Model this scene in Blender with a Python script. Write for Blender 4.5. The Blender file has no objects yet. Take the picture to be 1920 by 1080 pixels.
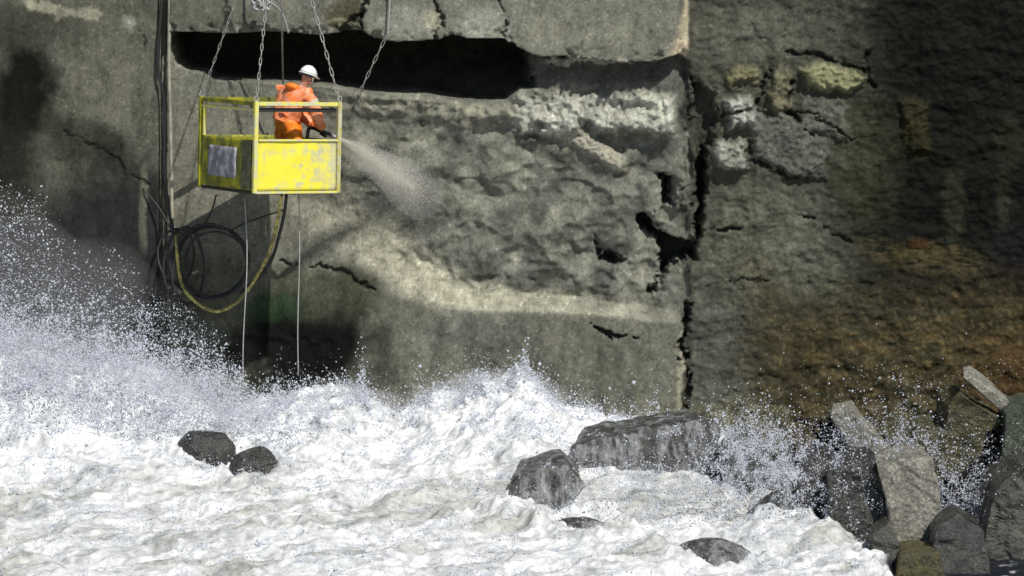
import bpy, bmesh, math, random
import numpy as np
from mathutils import Vector, Matrix

random.seed(7); rng = np.random.default_rng(11)
R = math.radians
scene = bpy.context.scene
col = scene.collection

# ---------------------------------------------------------------- camera, sky, sun, exposure
D, PITCH, ZC = 45.0, R(9.0), 2.1
H = ZC + D * math.tan(PITCH)
LENS = 36.0 * (D / math.cos(PITCH)) / 14.0
cam_d = bpy.data.cameras.new('camera'); cam = bpy.data.objects.new('camera', cam_d); col.objects.link(cam)
cam.location = (0, -D, H); cam.rotation_euler = (R(90) - PITCH, 0, 0)
cam_d.lens = LENS; cam_d.sensor_width = 36.0; cam_d.clip_start = 0.5; cam_d.clip_end = 3000
scene.camera = cam

SUN_EL, SUN_AZ = R(50), R(32)          # azimuth: to the right of straight behind the camera
sdir = Vector((math.sin(SUN_AZ) * math.cos(SUN_EL), -math.cos(SUN_AZ) * math.cos(SUN_EL), math.sin(SUN_EL)))
w = bpy.data.worlds.new('World'); scene.world = w; w.use_nodes = True
nt = w.node_tree; bg = nt.nodes['Background']
sky = nt.nodes.new('ShaderNodeTexSky'); sky.sky_type = 'NISHITA'; sky.sun_disc = False
sky.sun_elevation = SUN_EL; sky.sun_rotation = math.atan2(sdir.x, sdir.y)
nt.links.new(sky.outputs[0], bg.inputs[0]); bg.inputs[1].default_value = 0.07
sl = bpy.data.lights.new('sun', 'SUN'); sl.energy = 4.2; sl.angle = R(0.6); sl.color = (1.0, 0.965, 0.9)
so = bpy.data.objects.new('sun', sl); col.objects.link(so); so.location = (20, -30, 40)
so.rotation_euler = sdir.to_track_quat('Z', 'Y').to_euler()
scene.view_settings.view_transform = 'Standard'; scene.view_settings.look = 'None'
scene.view_settings.exposure = 0.0; scene.view_settings.gamma = 1.0
scene.render.engine = 'CYCLES'
scene.cycles.volume_bounces = 5; scene.cycles.max_bounces = 8; scene.cycles.transparent_max_bounces = 16

# ---------------------------------------------------------------- picture <-> world
SC = 1920 * LENS / 36.0
cp, sp = math.cos(PITCH), math.sin(PITCH)
def proj(x, y, z):
    dy, dz = y + D, z - H
    dep = dy * cp - dz * sp
    return 960 + SC * x / dep, 540 - SC * (dy * sp + dz * cp) / dep
def P(u, v, Y):
    a, b = (u - 960) / SC, (540 - v) / SC
    ry, rz = cp + b * sp, -sp + b * cp
    t = (Y + D) / ry
    return Vector((a * t, Y, H + rz * t))
def G(u, v, z=0.0):
    a, b = (u - 960) / SC, (540 - v) / SC
    ry, rz = cp + b * sp, -sp + b * cp
    t = (z - H) / rz
    return Vector((a * t, ry * t - D, z))

# ---------------------------------------------------------------- noise in numpy
_perm = np.random.default_rng(3).permutation(256); _perm = np.concatenate([_perm, _perm, _perm])
_g3 = np.random.default_rng(4).normal(size=(256, 3)); _g3 /= np.linalg.norm(_g3, axis=1)[:, None]
def perlin(x, y, z=0.0):
    x, y, z = np.broadcast_arrays(np.asarray(x, float), np.asarray(y, float), np.asarray(z, float))
    xi, yi, zi = np.floor(x).astype(int), np.floor(y).astype(int), np.floor(z).astype(int)
    fx, fy, fz = x - xi, y - yi, z - zi
    ux, uy, uz = fx**3*(fx*(fx*6-15)+10), fy**3*(fy*(fy*6-15)+10), fz**3*(fz*(fz*6-15)+10)
    xi &= 255; yi &= 255; zi &= 255
    def gr(i, j, k):
        h = _perm[_perm[_perm[(xi+i) & 255] + ((yi+j) & 255)] + ((zi+k) & 255)]
        g = _g3[h]
        return g[..., 0]*(fx-i) + g[..., 1]*(fy-j) + g[..., 2]*(fz-k)
    def L(a, b, t): return a + (b-a)*t
    return 1.6*L(L(L(gr(0,0,0), gr(1,0,0), ux), L(gr(0,1,0), gr(1,1,0), ux), uy),
             L(L(gr(0,0,1), gr(1,0,1), ux), L(gr(0,1,1), gr(1,1,1), ux), uy), uz)
def fbm(x, y, z=0.0, o=4, g=0.5):
    s, a, f, n = 0, 1, 1, 0
    for i in range(o):
        s = s + a*perlin(x*f + 13.7*i, y*f + 7.1*i, (z*f if not np.isscalar(z) else z + 3.3*i)); n += a; a *= g; f *= 2.03
    return s / n
def ridged(x, y, z=0.0, o=4, g=0.5):
    s, a, f, n = 0, 1, 1, 0
    for i in range(o):
        s = s + a*(1-2*np.abs(perlin(x*f + 5.7*i, y*f + 9.1*i, (z*f if not np.isscalar(z) else z + 1.3*i)))); n += a; a *= g; f *= 2.1
    return s / n
def sst(a, b, x):
    t = np.clip((x-a)/(b-a), 0, 1); return t*t*(3-2*t)
def sdf(poly, u, v):
    """signed distance in picture units, negative inside"""
    d = np.full(u.shape, 1e9); ins = np.zeros(u.shape, bool); n = len(poly)
    for i in range(n):
        ax, ay = poly[i]; bx, by = poly[(i+1) % n]
        ex, ey = bx-ax, by-ay; wx, wy = u-ax, v-ay
        t = np.clip((wx*ex+wy*ey)/(ex*ex+ey*ey+1e-9), 0, 1)
        d = np.minimum(d, (wx-ex*t)**2+(wy-ey*t)**2)
        c = ((ay > v) != (by > v)) & (u < (bx-ax)*(v-ay)/((by-ay) if by != ay else 1e-9)+ax)
        ins ^= c
    d = np.sqrt(d); return np.where(ins, -d, d)
def pl(pts, u):
    p = np.array(pts, float); return np.interp(u, p[:, 0], p[:, 1])

# ---------------------------------------------------------------- helpers for objects
def tag(o, label=None, cat=None, group=None, kind=None):
    for k, v in (('label', label), ('category', cat), ('group', group), ('kind', kind)):
        if v: o[k] = v
    return o
def empty(name, loc=(0, 0, 0)):
    o = bpy.data.objects.new(name, None); o.empty_display_size = 0.2; o.location = loc; col.objects.link(o); return o
def link_mesh(name, me, mat, parent=None, smooth=True):
    o = bpy.data.objects.new(name, me); col.objects.link(o)
    if mat: me.materials.append(mat)
    if smooth: me.polygons.foreach_set('use_smooth', [True]*len(me.polygons))
    if parent: o.parent = parent
    return o
def np_mesh(name, V, F, colors=None):
    """F: (n,k) int array"""
    me = bpy.data.meshes.new(name); V = np.asarray(V, np.float32); F = np.asarray(F, np.int32)
    k = F.shape[1]
    me.vertices.add(len(V)); me.vertices.foreach_set('co', V.ravel())
    me.loops.add(F.size); me.loops.foreach_set('vertex_index', F.ravel())
    me.polygons.add(len(F)); me.polygons.foreach_set('loop_start', np.arange(0, F.size, k, dtype=np.int32))
    me.polygons.foreach_set('loop_total', np.full(len(F), k, np.int32))
    me.update(calc_edges=True)
    if colors is not None:
        at = me.color_attributes.new('albedo', 'FLOAT_COLOR', 'POINT')
        at.data.foreach_set('color', np.asarray(colors, np.float32).ravel())
    return me
def bm_obj(name, bm, mat, parent=None, smooth=False):
    me = bpy.data.meshes.new(name); bm.to_mesh(me); bm.free()
    return link_mesh(name, me, mat, parent, smooth)
def tube(bm, pts, r, seg=8, cap=True):
    pts = [Vector(p) for p in pts]; rings = []; n = len(pts)
    rr = r if hasattr(r, '__len__') else [r]*n
    up = None
    for i, p in enumerate(pts):
        t = (pts[min(i+1, n-1)] - pts[max(i-1, 0)]).normalized()
        if up is None:
            up = Vector((0, 0, 1)) if abs(t.z) < .9 else Vector((1, 0, 0))
        a = t.cross(up).normalized(); b = a.cross(t).normalized(); up = b
        rings.append([bm.verts.new(p + (a*math.cos(k*2*math.pi/seg) + b*math.sin(k*2*math.pi/seg))*rr[i]) for k in range(seg)])
    for i in range(n-1):
        for k in range(seg):
            bm.faces.new((rings[i][k], rings[i][(k+1) % seg], rings[i+1][(k+1) % seg], rings[i+1][k]))
    if cap:
        bm.faces.new(rings[0][::-1]); bm.faces.new(rings[-1])
def box(bm, c, s, mat=None):
    c = Vector(c); vs = []
    for dx in (-1, 1):
        for dy in (-1, 1):
            for dz in (-1, 1):
                p = Vector((dx*s[0]/2, dy*s[1]/2, dz*s[2]/2))
                if mat: p = mat @ p
                vs.append(bm.verts.new(c + p))
    for f in ((0,1,3,2), (4,6,7,5), (0,4,5,1), (2,3,7,6), (0,2,6,4), (1,5,7,3)):
        bm.faces.new([vs[i] for i in f])
def catmull(pts, n=8):
    pts = [Vector(p) for p in pts]; q = [pts[0]] + pts + [pts[-1]]; out = []
    for i in range(1, len(q)-2):
        for k in range(n):
            t = k/n; a, b, c, d = q[i-1], q[i], q[i+1], q[i+2]
            out.append(0.5*((2*b)+(c-a)*t+(2*a-5*b+4*c-d)*t*t+(3*b-a-3*c+d)*t**3))
    out.append(pts[-1]); return out

# ---------------------------------------------------------------- materials
def new_mat(name):
    m = bpy.data.materials.new(name); m.use_nodes = True
    return m, m.node_tree.nodes, m.node_tree.links, m.node_tree.nodes['Principled BSDF']
def noise_node(N, L, vec, scale, detail=4, rough=.6):
    n = N.new('ShaderNodeTexNoise'); n.inputs['Scale'].default_value = scale
    n.inputs['Detail'].default_value = detail; n.inputs['Roughness'].default_value = rough
    if vec: L.new(vec, n.inputs['Vector'])
    return n
def ramp(N, L, src, stops):
    r = N.new('ShaderNodeValToRGB'); e = r.color_ramp.elements
    e[0].position, e[0].color = stops[0][0], (*stops[0][1], 1) if len(stops[0][1]) == 3 else stops[0][1]
    e[1].position, e[1].color = stops[-1][0], (*stops[-1][1], 1)
    for p, c in stops[1:-1]:
        x = e.new(p); x.color = (*c, 1)
    L.new(src, r.inputs[0]); return r
def mixc(N, L, a, b, fac, mode='MIX'):
    m = N.new('ShaderNodeMix'); m.data_type = 'RGBA'; m.blend_type = mode
    for s, i in ((a, 6), (b, 7), (fac, 0)):
        if hasattr(s, 'is_linked') or hasattr(s, 'node'): L.new(s, m.inputs[i])
        elif i == 0: m.inputs[0].default_value = s
        else: m.inputs[i].default_value = (*s, 1)
    return m.outputs[2]
def bump(N, L, b, h, strength, dist):
    n = N.new('ShaderNodeBump'); n.inputs['Strength'].default_value = strength; n.inputs['Distance'].default_value = dist
    L.new(h, n.inputs['Height']); L.new(n.outputs[0], b.inputs['Normal']); return n
def simple(name, c, rough=.6, var=.25, scale=18, metal=0.0, c2=None, bmp=.25, lo=.45, hi=.6):
    m, N, L, b = new_mat(name); tc = N.new('ShaderNodeTexCoord')
    n = noise_node(N, L, tc.outputs['Object'], scale, 6, .65)
    d = c2 if c2 else tuple(x*(1-var) for x in c)
    r = ramp(N, L, n.outputs[0], [(lo, d), (hi, c)])
    L.new(r.outputs[0], b.inputs['Base Color']); b.inputs['Roughness'].default_value = rough; b.inputs['Metallic'].default_value = metal
    n2 = noise_node(N, L, tc.outputs['Object'], scale*3, 4); bump(N, L, b, n2.outputs[0], bmp, .01)
    return m

def wall_mat(name):
    m, N, L, b = new_mat(name)
    at = N.new('ShaderNodeAttribute'); at.attribute_name = 'albedo'; tc = N.new('ShaderNodeTexCoord')
    mp = N.new('ShaderNodeMapping'); mp.inputs['Scale'].default_value = (1, 1, .45); L.new(tc.outputs['Object'], mp.inputs[0])
    n1 = noise_node(N, L, mp.outputs[0], 4.5, 9, .68); n2 = noise_node(N, L, tc.outputs['Object'], 34, 5, .7)
    r1 = ramp(N, L, n1.outputs[0], [(.3, (.6,.6,.58)), (.5, (1.0,1.0,1.0)), (.72, (1.35,1.34,1.3))])
    r2 = ramp(N, L, n2.outputs[0], [(.3, (.72,.72,.72)), (.5, (1,1,1)), (.7, (1.28,1.28,1.25))])
    c = mixc(N, L, at.outputs['Color'], r1.outputs[0], 1.0, 'MULTIPLY'); c = mixc(N, L, c, r2.outputs[0], 1.0, 'MULTIPLY')
    L.new(c, b.inputs['Base Color'])
    mr = N.new('ShaderNodeMapRange'); L.new(at.outputs['Alpha'], mr.inputs[0]); mr.inputs[3].default_value = .9; mr.inputs[4].default_value = .38
    L.new(mr.outputs[0], b.inputs['Roughness']); b.inputs['Specular IOR Level'].default_value = .10
    ad = N.new('ShaderNodeMath'); ad.operation = 'ADD'; L.new(n1.outputs[0], ad.inputs[0])
    mu = N.new('ShaderNodeMath'); mu.operation = 'MULTIPLY'; mu.inputs[1].default_value = .45; L.new(n2.outputs[0], mu.inputs[0]); L.new(mu.outputs[0], ad.inputs[1])
    bump(N, L, b, ad.outputs[0], .4, .05)
    return m
M_wall = wall_mat('weathered_concrete')

def foam_mat():
    m, N, L, b = new_mat('foaming_water')
    at = N.new('ShaderNodeAttribute'); at.attribute_name = 'albedo'; tc = N.new('ShaderNodeTexCoord')
    n2 = noise_node(N, L, tc.outputs['Object'], 10, 9, .78)
    r2 = ramp(N, L, n2.outputs[0], [(.3, (.62,.63,.64)), (.5, (.93,.93,.93)), (.62, (1.08,1.08,1.08))])
    c = mixc(N, L, at.outputs['Color'], r2.outputs[0], 1.0, 'MULTIPLY'); L.new(c, b.inputs['Base Color'])
    mr = N.new('ShaderNodeMapRange'); L.new(at.outputs['Alpha'], mr.inputs[0]); mr.inputs[3].default_value = .25; mr.inputs[4].default_value = .85
    L.new(mr.outputs[0], b.inputs['Roughness']); b.inputs['Specular IOR Level'].default_value = .3
    bump(N, L, b, n2.outputs[0], .5, .05)
    return m
M_foam = foam_mat()
def drop_mat(name='white_spray', c=(.86, .885, .95)):
    m, N, L, b = new_mat(name)
    b.inputs['Base Color'].default_value = (*c, 1); b.inputs['Roughness'].default_value = .5
    tr = N.new('ShaderNodeBsdfTranslucent'); tr.inputs[0].default_value = (*c, 1)
    mx = N.new('ShaderNodeMixShader'); mx.inputs[0].default_value = .5
    L.new(b.outputs[0], mx.inputs[1]); L.new(tr.outputs[0], mx.inputs[2]); L.new(mx.outputs[0], N['Material Output'].inputs[0])
    return m
M_drop = drop_mat()  # slight blue cast carries the shade on the spray
def vol_mat(name, dens, c=(.995,.995,1.0)):
    m, N, L, b = new_mat(name); N.remove(b)
    v = N.new('ShaderNodeVolumePrincipled'); v.inputs['Density'].default_value = dens; v.inputs['Color'].default_value = (*c, 1)
    v.inputs['Anisotropy'].default_value = 0.0
    L.new(v.outputs[0], N['Material Output'].inputs['Volume']); return m

# ================================================================ SEA WALL
xd = np.arange(-7.7, 7.7, .0175)
ext = 7.7 + np.cumsum(.03*1.16**np.arange(38)); ext = ext[ext < 60]
xs = np.concatenate([-ext[::-1], xd, ext])
zd = np.arange(-.75, 6.4, .0175)
zs = np.concatenate([[-2.2, -1.6, -1.2, -.95], zd, [6.45, 6.55, 6.7, 6.9, 7.2, 7.6, 8, 8.6, 9.3, 10.0]])
X, Z = np.meshgrid(xs, zs)
U, V = proj(X, 0.0, Z)
wu = U + 16*fbm(U/55, V/55, 1.5) + 11*fbm(U/15, V/15, 2.5, 4, .65)
wv = V + 16*fbm(U/55, V/55, 5.5) + 11*fbm(U/15, V/15, 6.5, 4, .65)
lu = U + 3*fbm(U/20, V/20, 8.5); lv = V + 3*fbm(U/20, V/20, 9.5)

n_big = fbm(U/230, V/230, .3, 4); n_mid = fbm(U/70, V/70, .8, 4); n_fin = fbm(U/18, V/18, .2, 3)
dp = .012*n_mid + .007*n_fin
# upper slab lower edge / cavity lower edge
slab_edge = pl([(300,58),(360,60),(450,62),(520,58),(600,66),(650,58),(676,56),(700,70),(740,78),(820,74),(850,64),(880,72),(940,72),(985,98),(1010,106),(1060,104),(1150,113),(1230,116),(1262,100),(1300,118)], wu)
cav_low = pl([(322,88),(332,118),(350,132),(378,136),(396,150),(480,152),(560,156),(620,162),(680,172),(740,178),(800,180),(850,188),(900,192),(950,190),(975,168),(1300,150)], U*.6+wu*.4)
jn = lu + .9*(wu-U)*sst(125, 165, V)
mid = sst(314, 321, lu)*(1-sst(1286, 1294, jn))
left = 1-sst(296, 303, lu)
# left bay
dp += left*(.10 + .05*n_big)
dp += -.10*sst(299, 303, lu)*(1-sst(309, 314, lu))
# right bay
right = sst(1288, 1296, jn)
dp += right*(.02*n_big)
# upper slab
slab_in = mid*(1-sst(-2, 2, V - slab_edge))*(1-sst(1291, 1293, lu))
chamf = sst(pl([(0,1279),(60,1264),(100,1244),(130,1232)], V), pl([(0,1286),(60,1280),(100,1268),(130,1262)], V), lu)
dp += slab_in*(.20*(1-sst(pl([(0,1279),(60,1264),(100,1244),(130,1232)], V), 1293, lu)) + .012*n_mid)
# jagged spalls along slab lip
sp_m = slab_in*sst(26, 0, slab_edge-V)*sst(-.05, .3, fbm(U/26, V/26, 4.4, 3)); dp -= .10*sp_m
crk = lambda poly, wd: sst(wd, wd*.3, np.abs(sdfline(poly)))
def sdfline(pts):
    d = np.full(U.shape, 1e9)
    for (ax, ay), (bx, by) in zip(pts[:-1], pts[1:]):
        ex, ey = bx-ax, by-ay; wx, wy = wu-ax, wv-ay
        t = np.clip((wx*ex+wy*ey)/(ex*ex+ey*ey+1e-9), 0, 1)
        d = np.minimum(d, (wx-ex*t)**2+(wy-ey*t)**2)
    return np.sqrt(d)
cracks = [([(925,-20),(945,25),(942,60)], 3.0, .05), ([(818,-20),(822,30),(815,70)], 6, .08), ([(640,60),(672,25),(700,-20)], 9, .09),
          ([(680,60),(672,30)], 8, .1), ([(1110,612),(1145,622),(1190,634)], 4.5, .12), ([(120,238),(200,290),(275,352)], 3.5, .03),
          ([(1360,215),(1410,205),(1445,130)], 6, .08), ([(1480,150),(1478,210),(1520,250)], 6, .1), ([(1400,300),(1460,322),(1520,335)], 4, .06),
          ([(500,494),(560,490),(620,500),(700,545)], 4, .05), ([(1330,436),(1390,434)], 5, .09), ([(1365,520),(1440,530)], 3, .03),
          ([(1292,580),(1281,640),(1290,700),(1284,800),(1298,900)], 7, .16), ([(1420,210),(1530,212),(1600,260)], 4, .05),
          ([(1500,400),(1600,455)], 4, .04), ([(1470,95),(1600,125),(1640,160)], 6, .08), ([(262,62),(275,80)], 2, .02)]
crack_f = np.zeros(U.shape)
for pts, wd, dd in cracks:
    ww = wd*(.95 + 1.9*fbm(U/19, V/19, 3.6, 3)); f = sst(0, 1, (ww-sdfline(pts))/(wd*.8)); crack_f = np.maximum(crack_f, f*.9); dp -= dd*f
# shadowed sloping apron right of the cavity
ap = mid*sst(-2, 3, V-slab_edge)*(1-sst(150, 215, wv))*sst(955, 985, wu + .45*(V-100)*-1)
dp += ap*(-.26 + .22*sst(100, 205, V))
# deep cavity
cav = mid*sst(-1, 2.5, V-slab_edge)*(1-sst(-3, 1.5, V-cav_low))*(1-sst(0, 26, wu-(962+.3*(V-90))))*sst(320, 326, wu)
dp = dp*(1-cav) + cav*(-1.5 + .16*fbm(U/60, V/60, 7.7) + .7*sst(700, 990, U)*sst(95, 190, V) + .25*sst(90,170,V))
# repaired, lumpy sprayed region
m_bot = pl([(520,380),(545,392),(590,436),(640,476),(700,520),(760,556),(850,582),(950,584),(1100,590),(1250,606),(1290,612)], wu)
ledge_w = pl([(540,36),(640,84),(740,96),(840,64),(900,34),(1290,24)], U)
patch = mid*sst(0, 1, (m_bot-V)/ledge_w)*sst(150, 200, V)*sst(520, 660, U + .8*(V-200)*sst(200,400,V)*.35)
patch *= (1-cav)*(1-.7*sst(1215, 1285, U))
lump = .9*ridged(U/120+.4*n_mid, V/105, 3.1, 3) + .7*fbm(U/50, V/44, 6.1, 2) + .12*n_fin
dp += patch*(-.30 + .10*lump + .13*fbm(U/150, V/120, 4.9, 2) + .05*sst(.0,.5,ridged((U+.6*V)/100, (V-.3*U)/60, 8.1, 2)))
# rubble band beneath apron
rub = mid*sst(940, 1010, U)*(1-sst(1250, 1275, U))*sst(168, 190, wv)*(1-sst(238, 262, wv))
rub *= sst(-.55, .25, fbm(U/45, V/30, 3.9, 4) + .5*(1-np.abs(V-212)/40)); dp += rub*(.14 + .09*ridged(U/20, V/30, 2.2, 4))
rub2 = sst(1055, 1080, wu)*(1-sst(1160, 1190, wu))*sst(26, 8, np.abs(V-(250+.55*(U-1060)))) * mid
dp += rub2*(.06 + .06*ridged(U/14, V/14, 2.9, 3))
lip = mid*sst(620, 700, U)*(1-sst(960,1000,U))*sst(0, 10, V-cav_low)*(1-sst(28, 62, V-cav_low))
dp += lip*(.10 + .06*ridged(U/30, V/24, 5.2, 3))
strip = mid*sst(1015, 1030, U)*(1-sst(1180, 1200, U))*sst(9, 3, np.abs(wv-116)); dp += strip*.18
# hollows along the joint
hollows = [([(1236,330),(1266,325),(1268,385),(1240,392)], .5), ([(1296,290),(1330,282),(1328,345),(1318,440),(1302,470),(1288,452),(1304,392),(1298,350)], .45),
           ([(1190,402),(1216,400),(1235,428),(1268,448),(1306,462),(1312,492),(1268,503),(1240,524),(1222,562),(1212,556),(1236,500),(1228,464),(1196,436)], .55),
           ([(1120,440),(1132,470),(1180,486),(1186,498),(1140,504),(1116,494)], .35), ([(1292,140),(1350,165),(1345,280),(1300,300),(1288,250)], .22),
           ([(1620,95),(1634,100),(1632,165),(1618,160)], .2),
           ([(1400,270),(1412,268),(1408,310),(1398,312)], .12),
           ([(1650,812),(1700,782),(1782,768),(1776,790),(1716,812),(1700,846),(1668,850)], .9),
           ([(1530,790),(1562,786),(1600,830),(1660,870),(1800,880),(1822,812),(1886,780),(1900,900),(1900,1300),(1500,1300),(1520,960)], 1.3),
           ([(470,640),(560,625),(640,640),(600,700),(500,700)], .03)]
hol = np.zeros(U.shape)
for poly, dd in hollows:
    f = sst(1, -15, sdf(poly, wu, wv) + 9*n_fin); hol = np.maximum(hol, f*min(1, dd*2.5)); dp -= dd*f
# stepped blocks on the right
blocks = [([(1412,212),(1475,208),(1560,268),(1552,330),(1500,334),(1412,300)], .07), ([(1500,130),(1560,118),(1612,130),(1622,150),(1600,170),(1520,168)], .12),
          ([(1362,180),(1400,178),(1418,205),(1415,240),(1370,242)], .15), ([(1340,268),(1392,262),(1400,300),(1396,322),(1345,318)], .13),
          ([(1362,128),(1422,126),(1424,150),(1366,156)], .1), ([(1440,130),(1478,128),(1486,200),(1440,205)], .09), ([(1500,180),(1580,186),(1600,262),(1500,235)], .05),
          ([(1690,180),(1740,195),(1742,280),(1700,282)], .08), ([(1210,395),(1232,392),(1240,415),(1220,425)], .1), ([(1270,330),(1288,330),(1290,380),(1270,392)], .1)]
for poly, dd in blocks:
    f = sst(7, -10, sdf(poly, wu, wv) + 6*n_fin); dp += dd*f*(1+.4*ridged(U/16, V/16, 1.2, 3))
# shallow shelves on the lower right and base rubble
dp += right*(.07*fbm(U/70, V/44, 4.2, 4) + .022*ridged(U/30, V/27, 6.6, 4) + .03*fbm(U/19, V/16, 1.6, 3))
dp += right*.06*sst(700, 800, V)*fbm(U/30, V/30, 8.8)
# lower plinth toe
dp += mid*.10*sst(560, 780, V)*(1-patch) + .02*n_fin*sst(500, 800, V)

# ---- concrete colour (stains, algae, fresh render) with some sun and shade painted in
C = np.zeros(U.shape + (3,)); C[:] = (.20, .20, .172)
wet = np.zeros(U.shape)
def paint(mask, c, s=1.0, wt=None):
    global C, wet
    a = np.clip(mask*s, 0, 1)[..., None]; C = C*(1-a) + np.array(c)*a
    if wt is not None: wet = wet*(1-a[..., 0]) + wt*a[..., 0]
def blob(u0, v0, ru, rv, soft=.5, rot=0):
    c, s = math.cos(R(rot)), math.sin(R(rot)); du, dv = wu-u0, wv-v0
    q = np.sqrt(((du*c+dv*s)/ru)**2 + ((-du*s+dv*c)/rv)**2) + .35*n_mid
    return 1-sst(1-soft, 1+soft*.3, q)
paint(left, (.105, .106, .088))
paint(blob(185, 160, 110, 110), (.165, .163, .135), .75)
paint(blob(45, 170, 75, 110, .5, 12), (.008, .008, .007), 1)  # large far-left shadow painted as soft black patches
paint(blob(10, 300, 90, 130, .7), (.014, .014, .012), .9)
paint(sst(34, 8, np.abs(sdfline([(90,215),(200,290),(275,350)]))), (.04, .04, .032), .8)
paint(blob(30, 40, 110, 50), (.05, .05, .04), .8)
paint(sst(16, 5, np.abs(sdfline([(60,0),(110,22),(180,26)]))), (.34, .32, .26), .8)
paint(blob(170, 270, 110, 50, .5, 25), (.035, .036, .03), .8)
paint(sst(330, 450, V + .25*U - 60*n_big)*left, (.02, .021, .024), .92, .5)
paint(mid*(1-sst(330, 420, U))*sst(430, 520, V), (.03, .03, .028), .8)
paint(sst(10, 3, np.abs(U-270-8*n_mid))*sst(290, 330, V)*(1-sst(450, 480, V)), (.20, .195, .16), .6)
paint(blob(240, 50, 14, 20), (.32, .32, .3), .6)
paint(mid*(1-sst(0, 4, V-slab_edge)), (.205, .205, .18))
paint(blob(380, 20, 110, 50)*slab_in, (.10, .10, .082), .8)
paint(blob(650, 25, 32, 46, .6, 30)*slab_in, (.09, .085, .05), .9)
paint(blob(640, 45, 30, 9)*slab_in, (.36, .34, .24), .7)
paint(blob(760, 40, 62, 36)*slab_in, (.31, .31, .285), .8); paint(blob(808, 36, 22, 22)*slab_in, (.40, .38, .30), .8)
paint(blob(905, 45, 60, 40)*slab_in, (.34, .34, .31), .8); paint(blob(1090, 60, 170, 46)*slab_in, (.24, .24, .20), .7)
paint(chamf*slab_in, (.60, .52, .39), .95)  # chamfer painted pale as if catching the sun
paint(sst(8, 2, np.abs(sdfline([(1300,112),(1335,140),(1362,160)]))), (.42, .38, .28), .8)  # its sunlit diagonal edge, painted pale as well
paint(cav, (.035, .035, .03)); paint(cav*sst(730, 960, U)*sst(110, 170, V), (.05, .05, .045), .8)  # hollow painted near black, its overhang shade put into the colour
paint(ap, (.10, .10, .097), .9)  # dark grey apron with the slab's shade painted in
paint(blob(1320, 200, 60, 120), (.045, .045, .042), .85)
paint(strip, (.4, .39, .35), .8)
# sprayed render
paint(patch, (.180, .183, .162), .9)
paint(patch*sst(.0, .4, fbm(U/85+.3*n_mid, V/75, 5.9, 4)), (.085, .087, .084), .9)
paint(patch*sst(.0, .4, fbm(U/60+9, V/75, 2.9, 4)), (.275, .278, .235), .8)
paint(blob(700, 360, 60, 60)*mid, (.11, .113, .11), .8)  # blurred basket shadow painted beside and below the basket
for a in ((820,400,55,36),(770,440,40,24),(900,490,60,36),(1010,400,20,40),(990,520,40,46),(870,260,26,50),(1150,480,36,22),(1000,235,30,40),(1110,250,40,24)):
    paint(blob(*a), (.095, .096, .092), .75)
for a in ((850,380,40,30),(1060,440,46,14),(960,300,60,30),(1200,520,44,60),(720,350,60,18)):
    paint(blob(*a), (.26, .262, .225), .55)
paint(rub*sst(-.25, .25, ridged(U/20, V/18, 2.2, 3)), (.50, .50, .46), .85)
paint(blob(1225, 215, 42, 44), (.55, .56, .50), .8)
paint(rub2*sst(-.2, .3, ridged(U/12, V/12, 1.1, 2)), (.46, .43, .37), .8)
paint(lip*sst(-.3, .4, n_fin), (.29, .275, .225), .75)
# pale rebound band along the ledge
band = mid*sst(-1.5*1, 0, -(V-m_bot+4)/ledge_w*1.0 - 0)*0
tb = (m_bot-V)/ledge_w
band = mid*sst(-.25, .25, tb)*(1-sst(.85, 1.55, tb + .3*n_mid))*sst(540, 600, U)*(1-sst(1180, 1290, U))
paint(band*pl([(540,.8),(640,.95),(880,1),(1000,.7),(1250,.4)], U), (.37, .355, .295), .95)
# lower wall
low = mid*sst(.1, -.25, tb)*sst(480, 520, V)
paint(low, (.150, .150, .128), .9)
paint(low*sst(.0, .5, fbm(U/16, V/120, 2.6, 4)), (.21, .21, .17), .6)
paint(blob(960, 690, 90, 90)*low, (.09, .09, .078), .55)
paint(blob(900, 620, 120, 40)*low, (.105, .107, .105), .6)
paint(blob(590, 560, 150, 76)*mid, (.07, .073, .05), .85)
paint(blob(505, 590, 80, 42)*mid, (.045, .075, .042), .85, .3)
paint(blob(500, 730, 120, 50)*mid, (.07, .075, .04), .8, .4)
paint(sst(3, 1, np.abs(U-500-3*n_mid))*sst(520,530,V)*(1-sst(570,580,V)), (.2,.2,.16), .4)
paint(mid*(1-sst(430, 520, U))*sst(440, 520, V), (.11, .11, .085), .8)
paint(mid*(1-sst(620, 680, U))*sst(170, 200, V)*(1-sst(420, 500, V)), (.20, .195, .165), .75)
paint(sst(12, 4, np.abs(U-1278-5*n_mid))*sst(600, 640, V)*sst(.0,.3,n_fin+.2), (.38, .36, .28), .7)
paint(mid*sst(730, 790, V)*sst(800, 900, U), (.19, .18, .12), .6)
paint(blob(575, 655, 175, 100, .5)*mid, (.006, .007, .006), 1, .2)  # basket shadow painted black into the wall below it
paint(blob(505, 575, 70, 32)*mid, (.03, .06, .028), .7)
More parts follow.
